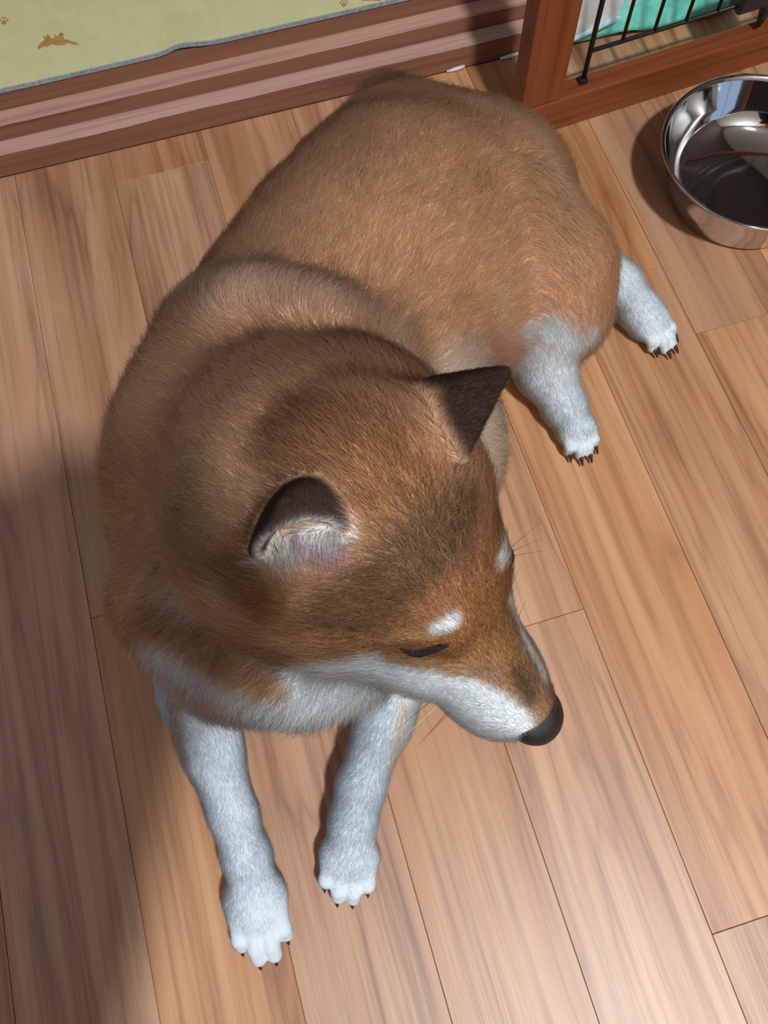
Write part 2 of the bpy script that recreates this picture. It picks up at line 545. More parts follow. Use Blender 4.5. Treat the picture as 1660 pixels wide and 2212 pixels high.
# ruff hanging in front of the neck
for a_,b_,c_ in (((390,1285,.155,.043),(505,1365,.163,.041),'neck'),((505,1365,.163,.041),(650,1418,.168,.036),'bib'),((650,1418,.168,.036),(760,1400,.17,.034),'bib')):
    cone(W(*a_[:3]),a_[3],W(*b_[:3]),b_[3],.022,col=c_,flow=np.array([-.35,-.1,-1]),fl=.015)
# neck
cone(W(555,930,.16),.08,W(700,1050,.222),.076,.05,col='neck',flow=W(540,930,.165)-W(700,1050,.222),fl=.014)
cone(W(700,1050,.222),.074,SK-hf*.02,.056,.04,col='neck',flow=W(540,930,.165)-SK,fl=.012)
# fold of loose skin across the withers
fold=[W(455,705,.188),W(540,690,.226),W(680,715,.226),W(800,770,.196)]
for p,q in zip(fold[:-1],fold[1:]):cone(p,.012,q,.012,.04,col='fold',flow=BACK,fl=.015)
# head
ell(SK,[hf*.058,hl*.053,hu*.05],.03,col='head',flow=-hf,fl=.009)
for s in(1,-1):
    ell(Hd(.010,s*.040,-.03),[hf*.045,hl*.037,hu*.04],.03,col='cheek',flow=-hf+hl*s*.3-hu*.4,fl=.010)
    ell(Hd(-.03,s*.052,-.045),[hf*.042,hl*.036,hu*.045],.03,col='ruff',flow=-hf+hl*s*.4-hu*.5,fl=.016)
    ell(Hd(.046,s*.018,.014),[hf*.024,hl*.019,hu*.02],.02,col='head',flow=-hf+hu*.2+hl*s*.3,fl=.007)
    ell(Hd(.064,s*.026,-.024),[hf*.04,hl*.024,hu*.026],.02,col='cheek',flow=-hf,fl=.008)
    ell(Hd(.118,s*.0145,-.025),[hf*.036,hl*.018,hu*.021],.012,col='white',flow=-hf-hu*.5,fl=.0055)
cone(Hd(.045,0,-.008),.035,Hd(.147,0,-.010),.0170,.022,col='bridge',flow=-hf,fl=.005)
cone(Hd(.03,0,-.05),.032,Hd(.125,0,-.038),.0155,.02,col='white',flow=-hf,fl=.005)
ball(Hd(-.025,0,-.06),.052,.04,col='white',flow=-hf-hu*.5,fl=.012)
# forelegs
LEGF=dict(col='leg',fl=.0065)
chain([(425,1330,.085,.042),(434,1490,.058,.029),(460,1620,.042,.0205),(505,1760,.031,.0158),(533,1850,.025,.0155),(550,1915,.019,.0155)],.010,flow=W(553,1925,.02)-W(425,1480,.06),**LEGF)
chain([(880,1200,.09,.05),(880,1400,.053,.026),(828,1560,.04,.0195),(780,1700,.031,.0158),(763,1780,.025,.0155),(756,1830,.019,.0155)],.010,flow=W(755,1840,.02)-W(885,1400,.05),**LEGF)
def paw(c,tip,w,h=.0185):
    """toes go in first so the foot blends into them but they stay apart from each other"""
    c=np.array(c);tip=np.array(tip);d=tip-c;d[2]=0;L=np.linalg.norm(d);d/=L
    sd=np.cross([0,0,1],d);sd/=np.linalg.norm(sd)
    out=[]
    for o,l_ in zip([-.70,-.245,.245,.70],[.78,1.,1.,.78]):
        b=c+d*L*.30+sd*o*w*.82;m=c+d*(L*l_*.72)+sd*o*w*.98;e=c+d*(L*l_-w*.30)+sd*o*w*1.0;b[2]=.0185;m[2]=.0155;e[2]=.0088
        for p,rp,q,rq in((b,.30,m,.275),(m,.275,e,.25)):
            PR.insert(0,dict(t='c',a=p,ra=w*rp,b=q,rb=w*rq,k=.0008,col='paw',flow=d,fl=.0020))
        out.append((e,d+sd*o*.12,w*.25))
    cc=c+d*L*.12;cc[2]=.0165
    ell(cc,[d*L*.46,sd*w*1.0,E3[2]*h],.005,col='paw',flow=d,fl=.004)
    return out
CL=[]
CL+=paw(W(548,1925,.02),W(580,2090,.01),.0235)
CL+=paw(W(757,1835,.02),W(745,1960,.01),.0225)
# hind legs
chain([(1050,510,.085,.066),(1170,600,.07,.054),(1195,685,.05,.042)],.04,col='thigh',flow=W(1200,690,.05)-W(1050,500,.09),fl=.012)
chain([(1165,740,.045,.038),(1180,800,.032,.025),(1220,880,.021,.0175),(1236,912,.016,.0145)],.010,col='hind',flow=W(1245,930,.02)-W(1180,800,.03),fl=.0065)
chain([(1250,560,.035,.03),(1335,612,.022,.0195),(1385,675,.019,.0175),(1398,692,.016,.0145)],.010,col='hind',flow=W(1410,705,.02)-W(1335,610,.03),fl=.0065)
CL+=paw(W(1243,920,.018),W(1268,990,.01),.0175)
CL+=paw(W(1395,685,.018),W(1455,757,.01),.0185)
# tail lying behind the rump
chain([(940,330,.09,.035),(880,270,.06,.028),(840,240,.04,.022),(790,260,.03,.017)],.03,col='back',flow=W(830,225,.03)-W(940,300,.1),fl=.02)
# ears: thin cupped shells given as point sheets
def bez(P,t):
    P=np.array(P);t=np.asarray(t)[:,None]
    return (1-t)**2*P[0]+2*t*(1-t)*P[1]+t*t*P[2]
def ear(lat,tip,med,backc,inn,bulge,n=41,m=25):
    """lat/med: base ends of the rim, tip, backc: middle of the base at the back, inn: depth of the cup"""
    s=np.linspace(0,1,n)
    rim=np.where((s<.5)[:,None],bez([lat,(lat+tip)/2+bulge[0],tip],s*2),bez([tip,(med+tip)/2+bulge[1],med],s*2-1))
    base=bez([lat,2*backc-(lat+med)/2,med],s)
    pts=[];nid=[]
    for t in np.linspace(0,1,m):
        b=base*(1-t)+rim*t
        pts.append(b+ (backc-(lat+med)/2)*(.9*t*(1-t)*np.sin(np.pi*s))[:,None])
    return np.array(pts)
earR=ear(W(556,1203,.285),W(590,1136,.348),W(786,1152,.311),W(668,1052,.316),None,[np.array([-.004,.0,.008]),np.array([0,.011,.010])])
earL=ear(Hd(-.042,.060,.018),W(1094,803,.305),W(1000,992,.317),Hd(-.043,.036,.041),None,[-hf*.003-hu*.004,-hf*.001])
EARS=[earR,earL]
earR_out=W(668,1052,.316)-(W(556,1203,.285)+W(786,1152,.311))/2
earL_out=hu*.8-hl*.5
earR_out=earR_out/np.linalg.norm(earR_out);earL_out=earL_out/np.linalg.norm(earL_out)
def ev(p,X):
    if p['t']=='c':
        ab=p['b']-p['a'];t=np.clip(((X-p['a'])@ab)/(ab@ab+1e-12),0,1)
        return np.linalg.norm(X-p['a']-t[...,None]*ab,axis=-1)-(p['ra']+(p['rb']-p['ra'])*t)
    q=np.stack([(X-p['c'])@(v/(v@v)) for v in p['ax']],-1)
    q2=np.stack([(X-p['c'])@(v/(v@v))/np.linalg.norm(v) for v in p['ax']],-1)
    k0=np.linalg.norm(q,axis=-1);k1=np.linalg.norm(q2,axis=-1)+1e-9
    return k0*(k0-1)/k1
def bbox(p):
    if p['t']=='c':
        r=max(p['ra'],p['rb']);return np.minimum(p['a'],p['b'])-r,np.maximum(p['a'],p['b'])+r
    e=np.sqrt(sum(v*v for v in p['ax']));return p['c']-e,p['c']+e
def build():
    lo=np.min([bbox(p)[0] for p in PR]+[e.reshape(-1,3).min(0) for e in EARS],0)-.02
    hi=np.max([bbox(p)[1] for p in PR]+[e.reshape(-1,3).max(0) for e in EARS],0)+.02
    lo[2]=-.0105
    n=np.ceil((hi-lo)/VOX).astype(int)+1
    D=np.full(n,.06,np.float32)
    ax=[lo[i]+VOX*np.arange(n[i]) for i in range(3)]
    def region(b0,b1,m):
        i0=np.clip(np.floor((b0-m-lo)/VOX).astype(int),0,n-1);i1=np.clip(np.ceil((b1+m-lo)/VOX).astype(int)+1,1,n)
        sl=tuple(slice(a,b) for a,b in zip(i0,i1))
        return sl,np.stack(np.meshgrid(*[ax[k][sl[k]] for k in range(3)],indexing='ij'),-1)
    for p in PR:
        m=max(p['k'],.02)+.004
        sl,X=region(*bbox(p),m)
        d=ev(p,X).astype(np.float32);o=D[sl];k=p['k']
        h=np.maximum(k-np.abs(d-o),0)/k
        D[sl]=np.minimum(d,o)-h*h*k*.25
    for e in EARS:
        P=e.reshape(-1,3);sl,X=region(P.min(0),P.max(0),.018)
        o=D[sl];q=X.reshape(-1,3);best=np.full(len(q),9.,np.float32)
        for c in range(0,len(q),4000):
            x=q[c:c+4000];dd=(x*x).sum(1)[:,None]-2*x@P.T+(P*P).sum(1)[None]
            best[c:c+4000]=np.sqrt(np.maximum(dd.min(1),0))
        d=best.reshape(o.shape)-.0030;k=.008
        h=np.maximum(k-np.abs(d-o),0)/k
        D[sl]=np.minimum(d,o)-h*h*k*.25
    for p in SUB:
        sl,X=region(*bbox(p),.008)
        d=-ev(p,X).astype(np.float32);o=D[sl];k=p['k'];h=np.maximum(k-np.abs(d-o),0)/k
        D[sl]=np.maximum(d,o)+h*h*k*.25
    z=ax[2][None,None,:]
    D=np.maximum(D,(.0015-z).astype(np.float32))
    return D,lo,n
def nets(D,lo):
    n=D.shape;S=D<0
    c=[S[i:n[0]-1+i,j:n[1]-1+j,k:n[2]-1+k] for i in(0,1) for j in(0,1) for k in(0,1)]
    sm=sum(x.astype(np.int8) for x in c);act=(sm>0)&(sm<8)
    idx=-np.ones(act.shape,np.int64);I=np.argwhere(act);idx[act]=np.arange(len(I))
    acc=np.zeros((len(I),3));cnt=np.zeros(len(I))
    corners=[(i,j,k) for i in(0,1) for j in(0,1) for k in(0,1)]
    for a in range(8):
        for b in range(a+1,8):
            ca,cb=np.array(corners[a]),np.array(corners[b])
            if np.abs(ca-cb).sum()!=1:continue
            va=D[tuple((I+ca).T)];vb=D[tuple((I+cb).T)]
            x=(va<0)!=(vb<0);t=np.where(x,va/np.where(x,va-vb,1),0)
            acc+=np.where(x[:,None],ca+(cb-ca)*t[:,None],0);cnt+=x
    V=lo+VOX*(I+acc/cnt[:,None])
    Q=[]
    for axis in range(3):
        s0=[slice(None)]*3;s1=[slice(None)]*3;s0[axis]=slice(0,-1);s1[axis]=slice(1,None)
        a=S[tuple(s0)];b=S[tuple(s1)];e=np.argwhere(a!=b)
        u,v=[(1,2),(2,0),(0,1)][axis]
        e=e[(e[:,u]>0)&(e[:,v]>0)&(e[:,u]<n[u]-1)&(e[:,v]<n[v]-1)]
        du=np.eye(3,dtype=int)[u];dv=np.eye(3,dtype=int)[v]
        q=np.stack([idx[tuple((e-du-dv).T)],idx[tuple((e-dv).T)],idx[tuple(e.T)],idx[tuple((e-du).T)]],1)
        fl=~a[tuple(e.T)]
        q[fl]=q[fl][:,::-1]
        Q.append(q)
    return V,np.concatenate(Q)

D, lo_, n_ = build()
V, Q = nets(D, lo_)
def vnormals(V, Q):
    fn = np.cross(V[Q[:, 2]] - V[Q[:, 0]], V[Q[:, 3]] - V[Q[:, 1]])
    n = np.zeros_like(V)
    for k in range(4):
        for j in range(3):
            n[:, j] += np.bincount(Q[:, k], fn[:, j], len(V))
    return n / (np.linalg.norm(n, axis=1)[:, None] + 1e-9)
def relax(V, Q, it, lam=.5):
    ed = np.concatenate([Q[:, [0, 1]], Q[:, [1, 2]], Q[:, [2, 3]], Q[:, [3, 0]]])
    ed = np.concatenate([ed, ed[:, ::-1]])
    cnt = np.bincount(ed[:, 0], minlength=len(V))[:, None]
    for _ in range(it):
        a = np.stack([np.bincount(ed[:, 0], V[ed[:, 1], j], len(V)) for j in range(3)], 1) / cnt
        V = V + lam * (a - V)
    return V
V = relax(V, Q, 2)
NV = vnormals(V, Q)

# fur colours: what the coat itself looks like under white light
def coat(r, g, b):
    return s2l((r, g, b)) / s2l((214, 228, 236)).mean() * .80
PAL = dict(back=coat(191, 150, 115), flank=coat(202, 163, 130), rump=coat(206, 168, 136), cream=coat(230, 210, 188), bib=coat(232, 236, 238),
           neck=coat(192, 155, 122), fold=coat(204, 174, 150), head=coat(164, 114, 75), cheek=coat(178, 134, 92), ruff=coat(176, 140, 106),
           bridge=coat(160, 116, 72), white=coat(234, 238, 240), leg=coat(218, 226, 233), paw=coat(222, 230, 236), thigh=coat(196, 157, 124),
           hind=coat(228, 234, 238), dark=coat(118, 90, 62), ear=coat(66, 48, 40), nosetop=coat(92, 74, 56), pink=coat(206, 170, 190), tan=coat(196, 160, 120),
           inner=coat(228, 226, 222), black=coat(40, 36, 38), orange=coat(174, 120, 72))
for k_, m_ in (('back', 1.35), ('flank', 1.4), ('rump', 1.45), ('thigh', 1.4), ('neck', 1.45), ('fold', 1.25), ('ruff', 1.2)):
    PAL[k_] = PAL[k_] * m_
Wt = np.zeros(len(V)); Cv = np.zeros((len(V), 3)); Fv = np.zeros((len(V), 3)); Lv = np.zeros(len(V))
for p in PR:
    b0, b1 = bbox(p)
    sel = np.nonzero(((V > b0 - .03) & (V < b1 + .03)).all(1))[0]
    d = ev(p, V[sel])
    w = np.exp(-np.clip(d, -.004, 1) / .006)
    fl = np.asarray(p['flow'], float); fl = fl / np.linalg.norm(fl)
    Wt[sel] += w; Cv[sel] += w[:, None] * PAL[p['col']]; Fv[sel] += w[:, None] * fl; Lv[sel] += w * p['fl']
Wt = np.maximum(Wt, 1e-9)
Cv /= Wt[:, None]; Fv /= Wt[:, None]; Lv /= Wt
# ears: dark outside, pale inside
def smooth_attr(A, it):
    return relax(A, Q, it, .6)
EAR = np.zeros(len(V)); INN = np.zeros(len(V))
for e, up in zip(EARS, (earR_out, earL_out)):
    P = e.reshape(-1, 3)
    tt = np.repeat(np.linspace(0, 1, e.shape[0]), e.shape[1])
    sel = np.nonzero(((V > P.min(0) - .006) & (V < P.max(0) + .006)).all(1))[0]
    x = V[sel]
    dd = np.concatenate([((x[c:c + 500, None] - P[None]) ** 2).sum(2).argmin(1) for c in range(0, len(x), 500)])
    dist = np.linalg.norm(x - P[dd], axis=1)
    side = ((x - P[dd]) * up[None]).sum(1)
    t = tt[dd]
    on = dist < .0048
    tipd = e[-1, e.shape[1] // 2] - e[0, e.shape[1] // 2]; tipd /= np.linalg.norm(tipd)
    outm = on & ((NV[sel] @ up > -.5) | (side > .001))
    a = np.clip((t - .12) / .2, 0, 1) * outm
    Cv[sel] = Cv[sel] * (1 - a[:, None]) + PAL['ear'] * a[:, None]
    b = (on & ~outm) * 1.
    Cv[sel] = Cv[sel] * (1 - b[:, None]) + PAL['inner'] * b[:, None]
    q = on & (t > .1)
    Fv[sel[q]] = tipd; Lv[sel[q]] = .0035
    EAR[sel[on]] = 1; INN[sel[on & ~outm]] = 1

Cv = np.where((EAR > 0)[:, None], smooth_attr(Cv, 4), Cv)
body_me = bpy.data.meshes.new('body')
body_me.from_pydata(V.tolist(), [], Q.tolist())
body_me.update()
bvh = BVHTree.FromPolygons(V.tolist(), Q.tolist())
def hit(px, py):
    d = Vector((R @ np.array([px - 830, -(py - 1106), -F])).tolist()).normalized()
    h = bvh.ray_cast(Vector((0, 0, H)), d)
    return None if h[0] is None else (np.array(h[0]), np.array(h[1]))
def dab(w, rad, col, k=1., soft=.5, noear=True):
    d = np.linalg.norm(V - w, axis=1)
    a = np.clip((rad - d) / (rad * soft), 0, 1)
    a = a * a * (3 - 2 * a) * k
    if noear:
        a = a * (1 - EAR)
    Cv[:] = Cv * (1 - a[:, None]) + PAL[col] * a[:, None]
def stroke(pts, rad, col, k=1., soft=.6, noear=True):
    out = []
    for (x0, y0), (x1, y1) in zip(pts[:-1], pts[1:]):
        n = max(1, int(math.hypot(x1 - x0, y1 - y0) / (rad * 3500 * .5)))
        out += [(x0 + (x1 - x0) * t / n, y0 + (y1 - y0) * t / n) for t in range(n)]
    out.append(pts[-1])
    A = np.zeros(len(V))
    for p in out:
        h = hit(*p)
        if h is None:
            continue
        d = np.linalg.norm(V - h[0], axis=1)
        a = np.clip((rad - d) / (rad * soft), 0, 1)
        A = np.maximum(A, a * a * (3 - 2 * a))
    A = A * k * ((1 - EAR) if noear else 1)
    Cv[:] = Cv * (1 - A[:, None]) + PAL[col] * A[:, None]
# markings, traced along the coat
stroke([(1150, 360), (1200, 450), (1230, 540)], .03, 'tan', .5)
stroke([(1020, 228), (1110, 255), (1170, 310), (1215, 400)], .012, 'cream', .6, .9)
stroke([(640, 930), (800, 960), (850, 1050)], .035, 'head', .8)
stroke([(560, 1150), (520, 1240), (560, 1330)], .022, 'head', .5)
stroke([(370, 1480), (380, 1560), (400, 1640)], .010, 'tan', .6, .9)
stroke([(880, 1520), (850, 1640)], .010, 'cream', .8, .9)
stroke([(235, 1130), (240, 1230), (265, 1310), (300, 1360)], .024, 'back', 1., .5)
stroke([(290, 1300), (390, 1365), (490, 1420), (560, 1455)], .017, 'neck', 1., .5)
stroke([(420, 1290), (560, 1360), (640, 1400)], .02, 'neck', 1., .5)
stroke([(560, 1440), (620, 1480)], .009, 'ruff', 1., .6)
# white of the chest and the lower edge of the ruff
stroke([(318, 1405), (380, 1440), (450, 1480), (520, 1515), (590, 1540)], .012, 'bib', 1., .6)
stroke([(640, 1465), (700, 1450), (760, 1450)], .016, 'white', 1., .6)
stroke([(600, 1530), (660, 1525), (730, 1500)], .014, 'white', 1., .6)
# forehead: dark sable patch
stroke([(1070, 1060), (1000, 1100), (930, 1150), (860, 1210), (790, 1270), (745, 1330)], .024, 'dark', .9, .9)
stroke([(985, 1165), (930, 1230), (860, 1290), (800, 1340)], .020, 'dark', .9, .9)
stroke([(720, 1290), (700, 1340)], .012, 'dark', .6, .9)
stroke([(1040, 1270), (1010, 1310)], .012, 'orange', .5, .9)
stroke([(620, 1270), (590, 1330), (640, 1370)], .012, 'orange', .5, .9)
# white cheek and muzzle side
stroke([(650, 1450), (720, 1440), (790, 1425), (840, 1450), (900, 1470), (960, 1490)], .014, 'white', 1., .5)
stroke([(930, 1480), (1000, 1505), (1060, 1545), (1110, 1575), (1140, 1595)], .017, 'white', 1., .5)
stroke([(1000, 1490), (1060, 1520), (1105, 1555)], .013, 'white', 1., .5)
stroke([(860, 1425), (930, 1432), (990, 1448)], .008, 'tan', .9, .8)
stroke([(1050, 1300), (1090, 1400), (1140, 1490)], .013, 'bridge', .9, .8)
stroke([(1118, 1455), (1150, 1510)], .009, 'nosetop', .85, .9)
for k in (0, 1):                                   # brow spots, one over each eye
    h = hit(962, 1352)[0] - SK
    l = h @ hl
    w = SK + hf * (h @ hf) + hu * (h @ hu) + hl * (l if k == 0 else -l * .85)
    w = np.array(bvh.find_nearest(Vector(w.tolist()))[0])
    dab(w + hl * .004 + hf * .001, .0085, 'white', .95, .7)
    dab(w - hl * .004, .0080, 'white', .95, .7)
stroke([(845, 1385), (880, 1372), (930, 1378)], .006, 'tan', .8, .8)
# far side of the face mirrors the near side
for f_, l_, u_, r_ in ((.07, .035, -.03, .022), (.10, .03, -.028, .018), (.13, .025, -.024, .014), (.145, .02, -.022, .012), (.03, .055, -.05, .02), (.045, .045, -.04, .02)):
    dab(Hd(f_, l_, u_), r_, 'white', 1., .5)
# hollow of the near ear
stroke([(585, 1190), (650, 1175), (740, 1150)], .010, 'inner', 1., .5)
stroke([(690, 1190), (738, 1190)], .006, 'pink', .9, .6)
stroke([(640, 1165), (665, 1190)], .004, 'pink', .7, .6)
tuft = np.zeros(len(V))
for p in ((600, 1190), (640, 1180), (680, 1178), (720, 1170)):
    h = hit(*p)
    if h is not None:
        tuft = np.maximum(tuft, (np.linalg.norm(V - h[0], axis=1) < .008) * (1 - EAR))
Lv = np.where(tuft > 0, .011, Lv)
Fv = np.where((tuft > 0)[:, None], hf * .8 - hl * .6, Fv)
stroke([(500, 1290), (508, 1350)], .009, 'cream', .7, .9)
stroke([(790, 1475), (840, 1490), (890, 1505)], .009, 'white', 1., .5)
# hind quarter: white lower thigh
stroke([(1130, 720), (1180, 700), (1230, 740)], .016, 'white', .95, .7)
stroke([(1150, 780), (1200, 780), (1240, 760), (1280, 720)], .013, 'white', .95, .7)
stroke([(1075, 640), (1085, 760)], .012, 'cream', .5, .9)
# throat and lower jaw are white
hv = V - SK
hloc = np.stack([hv @ hf, hv @ hl, hv @ hu], 1)
a = np.clip((-.008 - hloc[:, 2]) / .012, 0, 1) * np.clip((hloc[:, 0] - .048) / .015, 0, 1) * (np.abs(hloc[:, 1]) < .11) * (hloc[:, 2] > -.12)
Cv = Cv * (1 - a[:, None]) + PAL['white'] * a[:, None]
stroke([(330, 1335), (430, 1378), (510, 1430), (590, 1480)], .014, 'ruff', 1., .6)
stroke([(520, 1380), (610, 1425), (680, 1405)], .014, 'ruff', 1., .6)
stroke([(650, 1462), (720, 1448), (790, 1428)], .010, 'white', 1., .6)
stroke([(1098, 1300), (1125, 1360), (1150, 1410), (1178, 1465)], .0055, 'white', .9, .6)
rim = (EAR > 0) & (hloc[:, 1] > 0) & (NV @ (hl * .65 + hf * .7 - hu * .3) > .62)
Cv[rim] = PAL['inner']
# underside and inner legs pale
a = np.clip((-NV[:, 2] - .1) / .4, 0, 1) * np.clip((.12 - V[:, 2]) / .04, 0, 1)
Cv = Cv * (1 - a[:, None]) + PAL['bib'] * a[:, None]

dog = empty('dog', (0., .25, 0.))
tag(dog, 'red sesame and white dog lying on the wood floor, eyes closed', 'dog')
def to_dog(P):
    return np.asarray(P) - np.array([0., .25, 0.])
body_me.vertices.foreach_set('co', to_dog(V).astype(np.float32).ravel())
ca = body_me.color_attributes.new('coat', 'FLOAT_COLOR', 'POINT')
ca.data.foreach_set('color', np.c_[Cv, np.ones(len(V))].astype(np.float32).ravel())
skin = mat('coat_skin', (.4, .25, .15, 1), .9, 0, .1)
k = N(skin)
at = k.n('ShaderNodeAttribute', attribute_name='coat')
k.l(at.outputs['Color'], k.p.inputs['Base Color'])
link('body', body_me, skin, dog, True)

# ------------------------------------------------------------------ fur
conc = ((relax(V, Q, 2, .9) - V) * NV).sum(1)
groove = (conc > .00012) & (V[:, 2] < .034) & (Lv < .0036)
Lv = np.where(groove, .0006, Lv)
def noise3(P, f, seed):
    r = np.random.default_rng(seed)
    s = np.zeros(len(P))
    for _ in range(6):
        d = r.normal(size=3); d /= np.linalg.norm(d)
        s += np.sin(P @ d * f * r.uniform(.6, 1.6) + r.uniform(0, 6.28))
    return s / 3.
def fur(count, seg=4):
    q = V[Q]
    area = .5 * np.linalg.norm(np.cross(q[:, 2] - q[:, 0], q[:, 3] - q[:, 1]), axis=1)
    ql = Lv[Q].mean(1)
    dens = area * np.clip(.012 / np.maximum(ql, .003), .7, 2.6)
    dens *= np.where(NV[Q].mean(1)[:, 2] < -.45, .12, 1.)
    dens *= np.where(V[Q].mean(1)[:, 2] < .003, 0., 1.)
    dens *= np.where(INN[Q].mean(1) > .5, .4, 1.)
    pick = RNG.choice(len(Q), count, p=dens / dens.sum())
    u, v = RNG.random(count), RNG.random(count)
    bw = np.stack([(1 - u) * (1 - v), u * (1 - v), u * v, (1 - u) * v], 1)
    g = lambda A: np.einsum('ij,ijk->ik', bw, A[Q[pick]])
    P = g(V); nn = g(NV); nn /= np.linalg.norm(nn, axis=1)[:, None]
    fl = g(Fv)
    # colour of a hair is taken a few millimetres away, so markings blend hair by hair
    order = np.argsort(Q.ravel(), kind='stable')
    first = np.searchsorted(Q.ravel()[order], np.arange(len(V)))
    cur = Q[pick, RNG.integers(0, 4, count)]
    for _ in range(3):
        cur = Q[order[np.minimum(first[cur] + RNG.integers(0, 3, count), len(order) - 1)] // 4, RNG.integers(0, 4, count)]
    earm = EAR[Q[pick]].max(1) > 0
    col = np.where(earm[:, None], g(Cv), Cv[cur]); ln = np.einsum('ij,ij->i', bw, Lv[Q[pick]])
    e0 = np.stack([noise3(P, 110, 1), noise3(P, 110, 2), noise3(P, 110, 3)], 1)
    e1 = np.stack([noise3(P, 420, 4), noise3(P, 420, 5), noise3(P, 420, 6)], 1)
    t = fl / (np.linalg.norm(fl, axis=1)[:, None] + 1e-9) + .10 * e0 + .16 * e1 + RNG.normal(0, .22, (count, 3))
    t -= nn * (t * nn).sum(1)[:, None]
    t /= np.linalg.norm(t, axis=1)[:, None] + 1e-9
    ln = ln * RNG.uniform(.55, 1.15, count) * (1 + .12 * noise3(P, 60, 9))
    lift = np.clip(.46 + .16 * RNG.normal(size=count) + .08 * noise3(P, 200, 12), .1, .95)
    s = np.linspace(0, 1, seg + 1)
    pts = np.empty((count, seg + 1, 3))
    for i, a in enumerate(s):
        pts[:, i] = P - nn * .0006 + ln[:, None] * (t * (.25 * a + .68 * a * a) + nn * (lift * (1.5 * a - .75 * a * a))[:, None])
    pts[:, :, 2] = np.maximum(pts[:, :, 2], .0012)
    # colour: single hairs vary, coat has soft lighter and darker patches
    v1 = 1 + .16 * RNG.normal(size=count) + .07 * noise3(P, 55, 21) + .06 * noise3(P, 300, 22)
    sat = col.max(1) - col.min(1)
    dk = np.clip(1 - np.abs(col - PAL['dark']).sum(1) / .12, 0, 1)
    v1 += (col.mean(1) < .5) * (RNG.random(count) < .16) * .35
    v1 += dk * (RNG.random(count) < .30) * .9
    dark_tip = (RNG.random(count) < .12) & (col.mean(1) < .3)
    v1 = np.where(dark_tip, v1 * .6, v1)
    v1 = np.where(col.mean(1) > .5, 1 + (v1 - 1) * .4, v1)
    col = np.clip(col * np.clip(v1, .35, 2.)[:, None], 0, .92)
    cu = bpy.data.hair_curves.new('fur')
    cu.add_curves([seg + 1] * count)
    cu.attributes['position'].data.foreach_set('vector', to_dog(pts).astype(np.float32).ravel())
    ra = cu.attributes.get('radius') or cu.attributes.new('radius', 'FLOAT', 'POINT')
    base = .00010 * np.clip(ln / .010, .7, 1.1)
    rr = base[:, None] * np.array([1.0 - .85 * a ** 1.6 for a in s])[None]
    ra.data.foreach_set('value', rr.astype(np.float32).ravel())
    at = cu.attributes.new('coat', 'FLOAT_COLOR', 'CURVE')
    at.data.foreach_set('color', np.c_[col, np.ones(count)].astype(np.float32).ravel())
    na = cu.attributes.new('root_normal', 'FLOAT_VECTOR', 'CURVE')
    na.data.foreach_set('vector', (nn * .85 + t * .25).astype(np.float32).ravel())
    o = bpy.data.objects.new('fur', cu)
    COL.objects.link(o)
    o.parent = dog
    o['kind'] = 'stuff'
    o['label'] = 'short dense red, sable and white coat'
    m = mat('fur', (.5, .3, .2, 1), .65, 0, .25)
    k = N(m)
    a1 = k.n('ShaderNodeAttribute', attribute_name='coat')
    a2 = k.n('ShaderNodeAttribute', attribute_name='root_normal')
    hi = k.n('ShaderNodeHairInfo')
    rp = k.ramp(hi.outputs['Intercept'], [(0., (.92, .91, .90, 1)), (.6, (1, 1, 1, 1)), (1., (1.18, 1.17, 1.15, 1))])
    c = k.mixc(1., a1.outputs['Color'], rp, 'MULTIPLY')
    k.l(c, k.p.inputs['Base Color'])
    k.l(a2.outputs['Vector'], k.p.inputs['Normal'])
    k.p.inputs['Subsurface Weight'].default_value = 0
    tr = k.n('ShaderNodeBsdfTranslucent')
    k.l(c, tr.inputs['Color'])
    k.l(a2.outputs['Vector'], tr.inputs['Normal'])
    mx = k.n('ShaderNodeMixShader')
    mx.inputs[0].default_value = .36
    k.l(k.p.outputs[0], mx.inputs[1]); k.l(tr.outputs[0], mx.inputs[2])
    k.l(mx.outputs[0], k.t.nodes['Material Output'].inputs['Surface'])
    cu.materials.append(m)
    return o
if FUR:
    fur(FUR)

# ------------------------------------------------------------------ nose, eyes, claws, whiskers
def sdf_part(prims, subs, vox, name, m):
    lo = np.min([bbox(p)[0] for p in prims], 0) - .004
    hi = np.max([bbox(p)[1] for p in prims], 0) + .004
    n = np.ceil((hi - lo) / vox).astype(int) + 1
    X = np.stack(np.meshgrid(*[lo[i] + vox * np.arange(n[i]) for i in range(3)], indexing='ij'), -1)
    d = np.full(X.shape[:3], .05)
    for p in prims:
        e = ev(p, X); h = np.maximum(p['k'] - np.abs(e - d), 0) / p['k']
        d = np.minimum(e, d) - h * h * p['k'] * .25
    for p in subs:
        e = -ev(p, X); h = np.maximum(p['k'] - np.abs(e - d), 0) / p['k']
        d = np.maximum(e, d) + h * h * p['k'] * .25
    global VOX
    old = VOX; VOX = vox
    v, q = nets(d, lo)
    VOX = old
    v = relax(v, q, 2)
    return pyd(name, to_dog(v), q, m, dog, True)
def EL(c, ax, k=.004):
    return dict(t='e', c=np.array(c), ax=[np.array(a) for a in ax], k=k)
def CO(a, ra, b, rb, k=.002):
    return dict(t='c', a=np.array(a), ra=ra, b=np.array(b), rb=rb, k=k)
nose_m = speckled('nose_leather', rgb(20, 19, 22), rgb(32, 31, 35), 900., .5, .5)
NF = .159
pr = [EL(Hd(NF, 0, -.006), [hf * .0145, hl * .0168, hu * .0125]), EL(Hd(NF - .004, .010, -.008), [hf * .010, hl * .0085, hu * .009]), EL(Hd(NF - .004, -.010, -.008), [hf * .010, hl * .0085, hu * .009]),
      EL(Hd(NF + .001, 0, -.015), [hf * .008, hl * .007, hu * .008])]
sb = []
